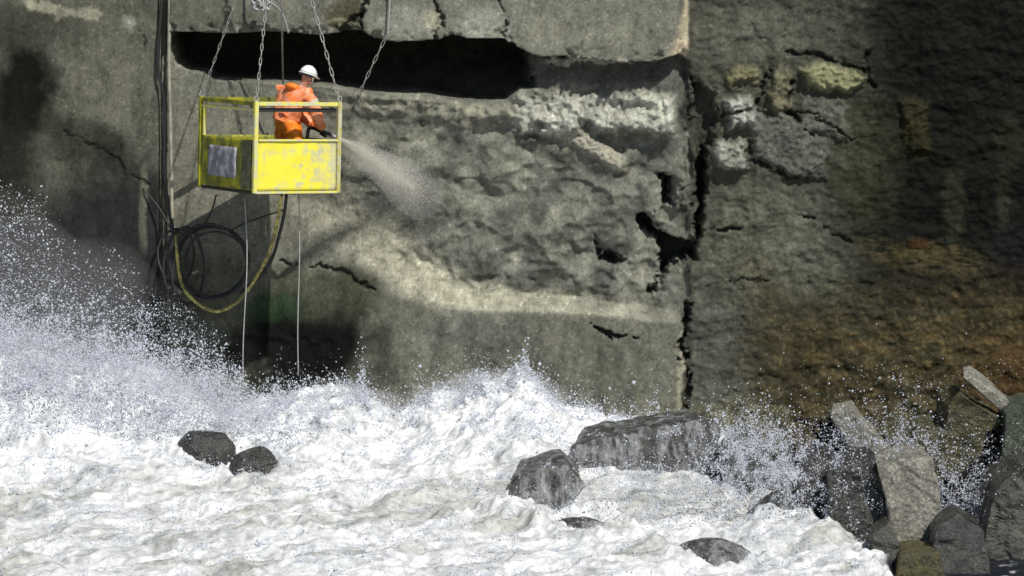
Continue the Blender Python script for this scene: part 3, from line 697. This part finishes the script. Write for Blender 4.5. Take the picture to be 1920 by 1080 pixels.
tag(bk, 'battered yellow steel work basket hanging on chains in front of the wall', 'basket')
YAW = R(33); L1, L2, HP, HR = 1.235, 1.50, .68, 1.19
bk.rotation_euler = (Matrix.Rotation(R(1.6), 3, 'Y') @ Matrix.Rotation(R(-4.0), 3, 'X') @ Matrix.Rotation(YAW, 3, 'Z')).to_euler()
bpy.context.view_layer.update(); MB = bk.matrix_world.copy(); MBI = MB.inverted()
# local axes: x along the front face, y along the left face, origin = nearest bottom corner
def bx(name, c, s, mat, bev=.006, parent=bk):
    bm = bmesh.new(); box(bm, c, s)
    if bev: bmesh.ops.bevel(bm, geom=bm.edges[:], offset=bev, segments=2, affect='EDGES')
    return bm_obj(name, bm, mat, parent)
def sheet(name, c, s, mat, seed, axis, parent=bk):
    """dented sheet metal panel"""
    bm = bmesh.new(); box(bm, c, s)
    for _ in range(5):
        bmesh.ops.subdivide_edges(bm, edges=[e for e in bm.edges if e.calc_length() > .06], cuts=1, use_grid_fill=True)
    for v in bm.verts:
        v.co[axis] += .013*float(perlin(v.co.x*3+seed, v.co.y*3, v.co.z*3)) + .004*float(perlin(v.co.x*11+seed, v.co.y*11, v.co.z*11))
    return bm_obj(name, bm, mat, parent, True)
bx('floor', (L1/2, L2/2, .0), (L1-.02, L2-.02, .035), M_darkmetal)
sheet('front_panel', (L1/2, 0, HP/2+.02), (L1-.07, .02, HP-.03), M_yel, 1, 1)
lp = sheet('side_panel', (0, L2/2, HP/2+.02), (.02, L2-.07, HP-.03), M_yel_shade_dirty, 2, 0)
sheet('grey_sheet', (-.02, .86, HP/2+.03), (.012, .74, .40), M_gpanel, 3, 0, lp)
bx('dark_strip', (-.018, .20, HP/2+.02), (.01, .26, HP-.05), simple('dark_olive_steel', (.14,.14,.07), .7, .5, 12), 0, lp)  # darker strip on the half next to the near corner
sheet('side_panel', (L1, L2/2, HP/2+.02), (.02, L2-.07, HP-.03), M_yel_shade_dirty, 4, 0)
sheet('rear_panel', (L1/2, L2, HP/2+.02), (L1-.07, .02, HP-.03), M_yel_shade_dirty, 5, 1)
for (x, y, m) in ((0, 0, M_yel_rail), (L1, 0, M_grey_post), (0, L2, M_yel_shade_dirty), (L1, L2, M_yel_shade_dirty)):
    bx('post', (x, y, HR/2), (.055, .055, HR), m)
bx('post', (0, L2-.10, (HP+HR)/2-.03), (.04, .04, HR-HP-.06), M_yel_rail)
bx('rail', (L1/2, 0, HR-.035), (L1-.06, .05, .055), M_yel_rail)
bx('rail', (0, L2/2, HR-.035), (.05, L2-.06, .05), M_yel_shade_dirty)
bx('rail', (0, L2/2, HR-.115), (.035, L2-.06, .035), M_yel_rail)
bx('rail', (L1, L2/2, HR-.035), (.05, L2-.06, .05), M_yel_shade_dirty)
bx('rail', (L1/2, L2, HR-.035), (L1-.06, .05, .06), M_yel_shade_dirty)
bx('shade_bar', (L1/2, .05, HR-.115), (L1-.06, .04, .05), M_darkmetal)  # dark bar added to stand for the rear rails in shade
bx('panel_lip', (L1/2, -.012, HP+.005), (L1-.06, .05, .03), M_yel_rail)
bx('kerb_rail', (L1/2, -.004, .01), (L1-.02, .045, .035), M_yel_rail)
# lifting gear
hub = P(523, -225, -1.5)
def chain(name, a, b, link=.115, r=.0062, wd=.016, mat=M_chain, parent=bk, inv=MBI):
    a, b = inv @ Vector(a), inv @ Vector(b); bm = bmesh.new(); n = max(2, int((b-a).length/(link*.8)))
    t = (b-a).normalized(); s1 = t.cross(Vector((0.3, 1, 0.1))).normalized(); s2 = t.cross(s1)
    for i in range(n):
        c = a.lerp(b, (i+.5)/n); s = s1 if i % 2 else s2; k = 10; pts = []
        for j in range(k+1):
            th = 2*math.pi*j/k; pts.append(c + t*math.cos(th)*link/2 + s*math.sin(th)*wd)
        tube(bm, pts, r, 5, False)
    return bm_obj(name, bm, mat, parent, True)
cn = [MB @ Vector(p) for p in ((0, 0, HR), (L1, 0, HR), (0, L2, HR), (L1, L2, HR))]
chain('chain', cn[0], hub); chain('chain', cn[1], hub, .14, .0078, .019)
chain('chain', cn[2], hub, .12, .005, .014)
bm = bmesh.new(); tube(bm, [MBI @ cn[3], MBI @ hub], .013, 8); bm_obj('cable', bm, M_chain, bk, True)
bm = bmesh.new(); tube(bm, [MBI @ (hub + Vector((.05*math.cos(t), 0, .05*math.sin(t)+.04))) for t in np.linspace(0, 2*math.pi, 17)], .010, 8, False); bm_obj('lifting_ring', bm, M_darkmetal, bk, True)
bm = bmesh.new(); tube(bm, [MBI @ (hub+Vector((0, 0, .14))), MBI @ (hub+Vector((0, 0, 12)))], .016, 8); bm_obj('crane_cable', bm, M_darkmetal, bk, True)
for k in range(4):
    bm = bmesh.new(); c = Vector((L1 if k in (1, 3) else 0, L2 if k > 1 else 0, HR+.03))
    tube(bm, [c+Vector((.03*math.cos(t), 0, .035*math.sin(t))) for t in np.linspace(0, 2*math.pi, 13)], .009, 6, False); bm_obj('lifting_eye', bm, M_chain, bk, True)
# tag ropes hanging from the floor
M_rope = simple('pale_rope', (.42, .42, .40), .8, .3, 40)
for (u, v1, lb, wob) in ((458, 745, 'thin pale rope hanging from the basket floor, the left one', .03), (560, 705, 'thin pale rope hanging from the basket floor, the right one', .012)):
    yy = -1.9 if u < 500 else -1.6
    pts = [P(u + (4 if u < 500 else 0)*math.sin(t*3.2)*t, 366 + (v1-366)*t, yy) + Vector((wob*math.sin(t*6), 0, 0)) for t in np.linspace(0, 1, 24)]
    bm = bmesh.new(); tube(bm, pts, .0085, 6); tag(bm_obj('rope', bm, M_rope, None, True), lb, 'rope', 'ropes hanging from the basket')
# loose chain over the hollow
o = chain('chain', P(728, 60, -.30), P(673, 176, -.12), .14, .0068, .018, M_chain, None, Matrix.Identity(4)); tag(o, 'short slanting chain crossing the black hollow, anchored to the wall', 'chain')
bm = bmesh.new(); tube(bm, catmull([P(735, -60, -.30), P(731, 0, -.27), P(728, 60, -.27)]), .012, 6); o2 = bm_obj('anchor_strap', bm, M_rope, o, True)
# pale rope bundle at the slab
bm = bmesh.new(); rs = random.Random(4)
for i in range(9):
    c = P(487, 2, -.55); pts = [c + Vector((rs.uniform(-.12, .14), rs.uniform(-.08, .08), rs.uniform(-.12, .12))) for _ in range(7)]
    tube(bm, catmull(pts, 6), .018, 6)
tube(bm, catmull([P(505, 4, -.5), P(520, 14, -.42), P(533, 34, -.33), P(541, 62, -.28)], 6), .014, 6)
tube(bm, catmull([P(487, -90, -.6), P(486, -40, -.58), P(487, 2, -.55)], 6), .016, 6)
tag(bm_obj('rope_bundle', bm, M_rope, None, True), 'knotted bundle of pale rope hanging at the top beside the chains', 'rope')

# ================================================================ PIPES AND HOSES
M_pipe = simple('pale_grey_pipe', (.36, .35, .27), .7, .35, 7)
M_hose = simple('black_rubber_hose', (.02, .02, .02), .45, .3, 20)
M_yhose = simple('muddy_yellow_hose', (.60, .53, .15), .6, .5, 12, c2=(.20, .17, .05))
def hose(name, px, r, mat, label, cat='hose', group=None, parent=None, n=8):
    bm = bmesh.new(); tube(bm, catmull([P(*p) for p in px], n), r, 8); o = bm_obj(name, bm, mat, parent, True)
    return tag(o, label, cat, group)
hose('pipe', [(318,-120,-.16),(318,0,-.16),(317,120,-.15),(320,250,-.16),(323,420,-.2),(326,520,-.3),(338,548,-.6)], .024, M_pipe, 'pale vertical pipe running down the joint left of the basket', 'pipe')
hose('black_hose', [(303,-120,-.16),(303,0,-.16),(298,70,-.17),(296,130,-.18),(304,165,-.18),(308,200,-.16),(309,330,-.18),(318,400,-.2),(326,440,-.26)], .024, M_hose, 'thick black hose kinked behind the pale vertical pipe', 'hose')
# coil of black hose hanging below
coil = empty('hose_coil', P(390, 490, -.35)); tag(coil, 'loose coil of black hose hanging on the wall below the basket', 'hose coil')
bpy.context.view_layer.update(); CI = coil.matrix_world.inverted()
rs = random.Random(9)
for (u0, v0, ru, rv, yy, r_) in ((398,490,66,66,-.35,.034),(390,492,72,70,-.45,.026),(404,496,58,62,-.5,.022),(345,500,38,72,-.4,.026),(352,505,30,66,-.5,.02),(330,480,34,52,-.36,.026)):
    bm = bmesh.new(); pts = []
    for t in np.linspace(0, 2*math.pi, 40):
        k = 1 + .03*math.sin(3*t+u0)
        pts.append(CI @ P(u0+ru*k*math.cos(t), v0+rv*k*math.sin(t)*(1+.06*math.cos(t)), yy + .06*math.sin(2*t)))
    tube(bm, pts, r_*.72, 8, False); bm_obj('hose_loop', bm, M_hose, coil, True)
hose('supply_hose', [(528,366,-1.5),(525,385,-1.45),(519,420,-1.3),(508,465,-1.1),(492,500,-1.0),(468,540,-.9),(440,570,-.85),(408,584,-.8),(378,574,-.75),(356,556,-.7),(343,538,-.6),(334,500,-.5),(330,440,-.4)], .023, M_yhose, 'muddy yellow hose sagging in a loop from under the basket', 'hose')
hose('delivery_hose', [(537,366,-1.4),(533,400,-1.3),(524,440,-1.15),(512,480,-1.0),(494,512,-.9),(472,530,-.7),(452,548,-.55)], .022, M_hose, 'dark hose hanging beside the muddy yellow hose under the basket', 'hose')
hose('wall_cable', [(268,354,-.12),(300,392,-.25),(322,430,-.4),(345,438,-.4)], .012, M_hose, 'thin black cable from the diagonal groove to the hose coil', 'cable')
for (px, lb) in (([(405,366,-.9),(398,392,-.5),(380,428,-.12)], 'thin dark strip standing for a chain shadow below the basket'), ([(530,394,-.4),(500,404,-.3),(460,418,-.2),(430,434,-.14)], 'dark strip standing for a hose shadow above the coil')):
    hose('shadow_strip', px, .011, M_hose, lb, 'cable')  # dark strips modelled in place of chain and hose shadows

# ================================================================ WORKER
M_or = simple('orange_oilskin', (1.0, .36, .02), .45, .25, 5, c2=(.90, .20, .015), bmp=.5)
M_jk = simple('pale_mottled_orange_jacket', (.86, .38, .22), .6, .35, 9, c2=(.85, .20, .04), bmp=.5, lo=.42, hi=.6)  # mottled between pale and strong orange
M_skin = simple('skin', (.50, .27, .19), .5, .15, 20)
M_white = simple('white_helmet_shell', (.82, .82, .80), .3, .08, 20)
M_navy = simple('dark_helmet_liner', (.02, .02, .05), .6, .2, 20)
M_glove = simple('dark_glove', (.03, .025, .03), .7, .3, 20)
M_refl = simple('pale_reflective_band', (.62, .60, .48), .4, .2, 20)
M_boot = simple('rubber_boot', (.03, .035, .03), .4, .2, 20)
feet = MB @ Vector((.84, .60, .02)); PS = .93
face_a = R(38)
Fv = Vector((math.cos(face_a), math.sin(face_a), 0)); Rv = Vector((math.sin(face_a), -math.cos(face_a), 0))
per = empty('person', feet); tag(per, 'worker in orange oilskins and white helmet aiming a spray nozzle from the basket', 'person')
W_ = lambda p: (Fv*p[0] + Rv*p[1] + Vector((0, 0, p[2])))*PS
def skin(name, nodes, edges, mat, parent, sub=2, root=0, noise=0.0):
    me = bpy.data.meshes.new(name); me.from_pydata([W_(n[0]) for n in nodes], edges, []); ob = bpy.data.objects.new(name+'_rig', me); col.objects.link(ob)
    md_ = ob.modifiers.new('s', 'SKIN'); md_.use_smooth_shade = True; sv = me.skin_vertices[0].data
    for i, n in enumerate(nodes):
        r_ = n[1] if hasattr(n[1], "__len__") else (n[1], n[1]); sv[i].radius = (r_[0]*PS, r_[1]*PS)
        sv[i].use_root = (i == root)
    m2 = ob.modifiers.new('u', 'SUBSURF'); m2.levels = sub+1; m2.render_levels = sub
    dg = bpy.context.evaluated_depsgraph_get(); res = bpy.data.meshes.new_from_object(ob.evaluated_get(dg))
    bpy.data.objects.remove(ob)
    if noise:
        n_ = len(res.vertices); co = np.zeros(n_*3, np.float32); res.vertices.foreach_get('co', co); co = co.reshape(-1, 3)
        no = np.array([v.normal[:] for v in res.vertices]); d_ = noise*(ridged(co[:, 0]*6+1, co[:, 1]*6, co[:, 2]*12, 4)-.35)
        co = co + no*d_[:, None]; res.vertices.foreach_set('co', co.astype(np.float32).ravel())
    res.name = name; res.materials.clear()
    return link_mesh(name, res, mat, parent)
J = dict(pel=(0,0,.93), spi=(.03,.01,1.10), che=(.10,.04,1.29), nec=(.19,.10,1.44), hd0=(.22,.12,1.51), hd1=(.25,.14,1.585), hd2=(.245,.14,1.655),
         rs=(.14,.26,1.36), re=(.24,.38,1.06), rw=(.37,.29,.84), rh=(.42,.25,.77),
         ls=(.08,-.20,1.36), le=(.26,-.20,1.10), lw=(.42,.10,.84), lh=(.45,.17,.79),
         rhp=(-.01,.11,.88), rk=(.06,.14,.50), ra=(-.02,.15,.09), rt=(.13,.17,.035),
         lhp=(-.01,-.11,.88), lk=(.02,-.14,.50), la=(-.06,-.16,.09), lt=(.09,-.18,.035))
names = list(J); ix = {k: i for i, k in enumerate(names)}
rad_ = dict(pel=(.13,.12), spi=(.13,.11), che=(.16,.12), nec=.055, hd0=.06, hd1=(.078,.09), hd2=(.07,.08), rs=.06, re=.045, rw=.03, rh=(.03,.04), ls=.06, le=.045, lw=.03, lh=(.03,.04),
            rhp=.09, rk=.058, ra=.042, rt=.035, lhp=.09, lk=.058, la=.042, lt=.035)
ed = [('pel','spi'),('spi','che'),('che','nec'),('nec','hd0'),('hd0','hd1'),('hd1','hd2'),('che','rs'),('rs','re'),('re','rw'),('rw','rh'),('che','ls'),('ls','le'),('le','lw'),('lw','lh'),
      ('pel','rhp'),('rhp','rk'),('rk','ra'),('ra','rt'),('pel','lhp'),('lhp','lk'),('lk','la'),('la','lt')]
body = skin('body', [(J[k], rad_[k]) for k in names], [(ix[a], ix[b]) for a, b in ed], M_skin, per)
# face: nose, eyes, mouth, ear (head looks forward and down)
hd = Vector(J['hd1']); dn = Vector((.93, 0, -.36)).normalized(); upv = Vector((.36, 0, .93)).normalized(); sd = Vector((0, 1, 0))
hp = lambda f, s, u_: tuple(hd + dn*f + sd*s + upv*u_)
def lump(name, c, s, mat, parent):
    bm = bmesh.new(); bmesh.ops.create_uvsphere(bm, u_segments=12, v_segments=8, radius=1.0)
    for v in bm.verts: v.co = W_(tuple(Vector(c) + dn*v.co.x*s[0] + sd*v.co.y*s[1] + upv*v.co.z*s[2]))
    return bm_obj(name, bm, mat, parent, True)
lump('nose', hp(.10, 0, -.012), (.022, .013, .025), M_skin, body); lump('ear', hp(-.005, .082, -.015), (.02, .012, .032), M_skin, body); lump('ear', hp(-.005, -.082, -.015), (.02, .012, .032), M_skin, body)
for s in (-1, 1): lump('eye', hp(.083, s*.032, .015), (.01, .014, .009), M_white, body)
lump('mouth', hp(.088, 0, -.055), (.010, .026, .007), simple('lips', (.35,.12,.10), .5), body)
lump('jaw', hp(.035, 0, -.075), (.055, .055, .035), M_skin, body)
# oilskin trousers with bib, jacket, gloves, boots
def garment(name, keys, scale, es, mat, noise=.012, over={}, parent=per, root=0):
    kk = {k: i for i, k in enumerate(keys)}
    nodes = []
    for k in keys:
        r_ = over.get(k, None)
        if r_ is None:
            r_ = rad_[k]; r_ = tuple(x+scale for x in r_) if hasattr(r_, '__len__') else r_+scale
        nodes.append((J[k], r_))
    return skin(name, nodes, [(kk[a], kk[b]) for a, b in es], mat, parent, 2, root, noise)
garment('trousers', ['pel','spi','rhp','rk','ra','lhp','lk','la'], .03, [('pel','spi'),('pel','rhp'),('rhp','rk'),('rk','ra'),('pel','lhp'),('lhp','lk'),('lk','la')], M_or, .026, {'ra': .08, 'la': .08, 'rhp': .14, 'lhp': .14, 'rk': .11, 'lk': .11, 'spi': (.18, .16), 'pel': (.20,.18)})
J['jh'] = (-.01, 0, 1.02); rad_['jh'] = (.17, .15); J['jc'] = (.165, .09, 1.40); rad_['jc'] = .06
jk = garment('jacket', ['spi','jh','che','jc','rs','re','rw','ls','le','lw'], .022, [('jh','spi'),('spi','che'),('che','jc'),('che','rs'),('rs','re'),('re','rw'),('che','ls'),('ls','le'),('le','lw')], M_jk, .034,
             {'re': .088, 'le': .085, 'rw': .062, 'lw': .06, 'spi': (.20,.18), 'che': (.215,.18), 'rs': .115, 'ls': .115, 'jc': .09, 'jh': (.20,.17)})
# hood rolled at the nape, reflective band on the sleeve
lump('hood', (.05, .05, 1.44), (.10, .13, .06), M_or, jk)
def ring(name, a, b, t, r_, wd, mat, parent):
    a, b = Vector(J[a]), Vector(J[b]); c = a.lerp(b, t); d_ = (b-a).normalized()
    bm = bmesh.new(); tube(bm, [W_(c-d_*wd/2), W_(c+d_*wd/2)], r_*PS, 16, False); return bm_obj(name, bm, mat, parent, True)
ring('reflective_band', 'rs', 're', .45, .112, .05, M_refl, jk)
# fingers and gloves
def hand(wr, pm, sgn, grip):
    w0, p0 = Vector(J[wr]), Vector(J[pm]); d_ = (p0-w0).normalized(); g = Vector(grip).normalized()
    across = g; curl = d_.cross(across).normalized()*sgn
    nodes = [(tuple(w0), .036), (tuple(p0), (.042, .032))]; es = [(0, 1)]
    for i in range(4):
        o_ = across*(-.033+.022*i); ln = (.030, .035, .034, .027)[i]
        k1 = p0 + o_ + d_*.045; k2 = k1 + d_*ln*.7 + curl*ln*.5; k3 = k2 - d_*ln*.35 + curl*ln*.8
        b_ = len(nodes); nodes += [(tuple(p0+o_*.8+d_*.015), .014), (tuple(k1), .0115), (tuple(k2), .0105), (tuple(k3), .009)]
        es += [(1, b_), (b_, b_+1), (b_+1, b_+2), (b_+2, b_+3)]
    b_ = len(nodes); t1 = p0 - across*.04; nodes += [(tuple(t1), .013), (tuple(t1+d_*.03+curl*.03), .011), (tuple(t1+d_*.04+curl*.055+across*.02), .009)]
    es += [(1, b_), (b_, b_+1), (b_+1, b_+2)]
    return skin('glove', nodes, es, M_glove, per, 2, 1)
lance_d = (Vector((.52, .40, .70)) - Vector((.34, .14, .84))).normalized()
hand('rw', 'rh', 1, tuple(lance_d)); hand('lw', 'lh', -1, tuple(lance_d))
for s, a, t_ in (('r', 'ra', 'rt'), ('l', 'la', 'lt')):
    A, T = Vector(J[a]), Vector(J[t_]); skin('boot', [((A.x, A.y, .30), .065), (tuple(A), .062), ((A.x-.03, A.y, .05), .05), (tuple(T), .048), ((T.x+.07, T.y, .04), .04)], [(0,1),(1,2),(1,3),(3,4)], M_boot, per, 2)
# helmet
bm = bmesh.new(); bmesh.ops.create_uvsphere(bm, u_segments=24, v_segments=14, radius=1.0)
bmesh.ops.delete(bm, geom=[v for v in bm.verts if v.co.z < -.05], context='VERTS')
hc = hd + upv*.035 + dn*.0
for v in bm.verts:
    x, y, z = v.co*.92; rdg = 1 + (.05 if abs(y) < .18 and z > .3 else 0)
    v.co = W_(tuple(hc + dn*x*.140 + sd*y*.118 + upv*z*.125*rdg))
hm = bm_obj('helmet', bm, M_white, per, True); md_ = hm.modifiers.new('t', 'SOLIDIFY'); md_.thickness = .006
bm = bmesh.new(); vi = []; 
for k in range(25):
    t = 2*math.pi*k/24; ext_ = .045*max(0, math.cos(t)) + .010
    a_ = bm.verts.new(W_(tuple(hc + dn*math.cos(t)*.138 + sd*math.sin(t)*.117 - upv*.004))); b_ = bm.verts.new(W_(tuple(hc + dn*math.cos(t)*(.138+ext_) + sd*math.sin(t)*(.117+ext_*.5) - upv*.016))); vi.append((a_, b_))
for k in range(24): bm.faces.new((vi[k][0], vi[k][1], vi[k+1][1], vi[k+1][0]))
br_ = bm_obj('brim', bm, M_white, hm, True); md_ = br_.modifiers.new('t', 'SOLIDIFY'); md_.thickness = .005
bm = bmesh.new(); tube(bm, [W_(tuple(hc + dn*math.cos(t)*.128 + sd*math.sin(t)*.108 - upv*.022)) for t in np.linspace(.5*math.pi, 1.5*math.pi, 14)], .018, 8); bm_obj('liner', bm, M_navy, hm, True)
bm = bmesh.new(); tube(bm, catmull([W_(hp(.02, .10, .02)), W_(hp(.04, .085, -.05)), W_(hp(.06, .04, -.10)), W_(hp(.06, -.04, -.10)), W_(hp(.04, -.085, -.05))], 5), .007, 6); bm_obj('chin_strap', bm, M_refl, hm, True)

# spray lance held in the hands, with its hose and the jet of wet concrete
ln = empty('spray_nozzle', feet + W_((.40, .22, .80))); tag(ln, 'short dark spray nozzle held by the worker pointing over the basket side', 'nozzle')
bpy.context.view_layer.update(); LI = ln.matrix_world.inverted()
a0 = feet + W_((.34, .14, .85)); a1 = feet + W_((.49, .34, .765)); a2 = feet + W_((.56, .44, .715))
bm = bmesh.new(); tube(bm, [LI @ a0, LI @ a1], .024, 10); bm_obj('barrel', bm, M_darkmetal, ln, True)
bm = bmesh.new(); tube(bm, [LI @ a1, LI @ a2], [.030, .017], 10); bm_obj('tip', bm, M_chain, ln, True)
bm = bmesh.new(); tube(bm, [LI @ p for p in catmull([a0, feet+W_((.22, .19, .84)), feet+W_((.16, .22, .6)), feet+W_((.10, .2, .3)), feet+W_((.0, .1, .06))], 8)], .024, 8); bm_obj('nozzle_hose', bm, M_hose, ln, True)
hit = P(775, 352, .22)
ax_ = hit-a2
n = 34000; t = np.abs(rng.normal(0, .62, n)); t = np.where(t > 1, rng.normal(1, .06, n), t); rr = np.abs(rng.normal(0, .5, n))*(.012+.40*t); th = rng.uniform(0, 2*math.pi, n)
axn = np.array(ax_.normalized()); e1 = np.cross(axn, (0, 0, 1)); e1 /= np.linalg.norm(e1); e2 = np.cross(axn, e1)
pj = np.array(a2)+np.array(ax_)*t[:, None]+e1*(rr*np.cos(th))[:, None]+e2*(rr*np.sin(th))[:, None]
bm = bmesh.new(); tube(bm, [a2+ax_*t for t in np.linspace(0, 1.25, 14)], [.015+.46*t**.9*(1+.12*math.sin(8*t))*(1 if t < .9 else .75) for t in np.linspace(0, 1, 14)], 20)
bmesh.ops.recalc_face_normals(bm, faces=bm.faces)
tag(bm_obj('concrete_dust', bm, vol_mat('concrete_dust', .6, (.99, .985, .96)), None, True), 'soft pale dust around the sprayed concrete jet', 'dust', kind='stuff')
M_grit = drop_mat('wet_concrete_grit', (.90, .88, .80))
o = droplets('concrete_jet', pj, rng.uniform(.0018, .0042, n), M_grit); o['label'] = 'pale jet of sprayed concrete grit from the nozzle to the wall'; o['category'] = 'spray'
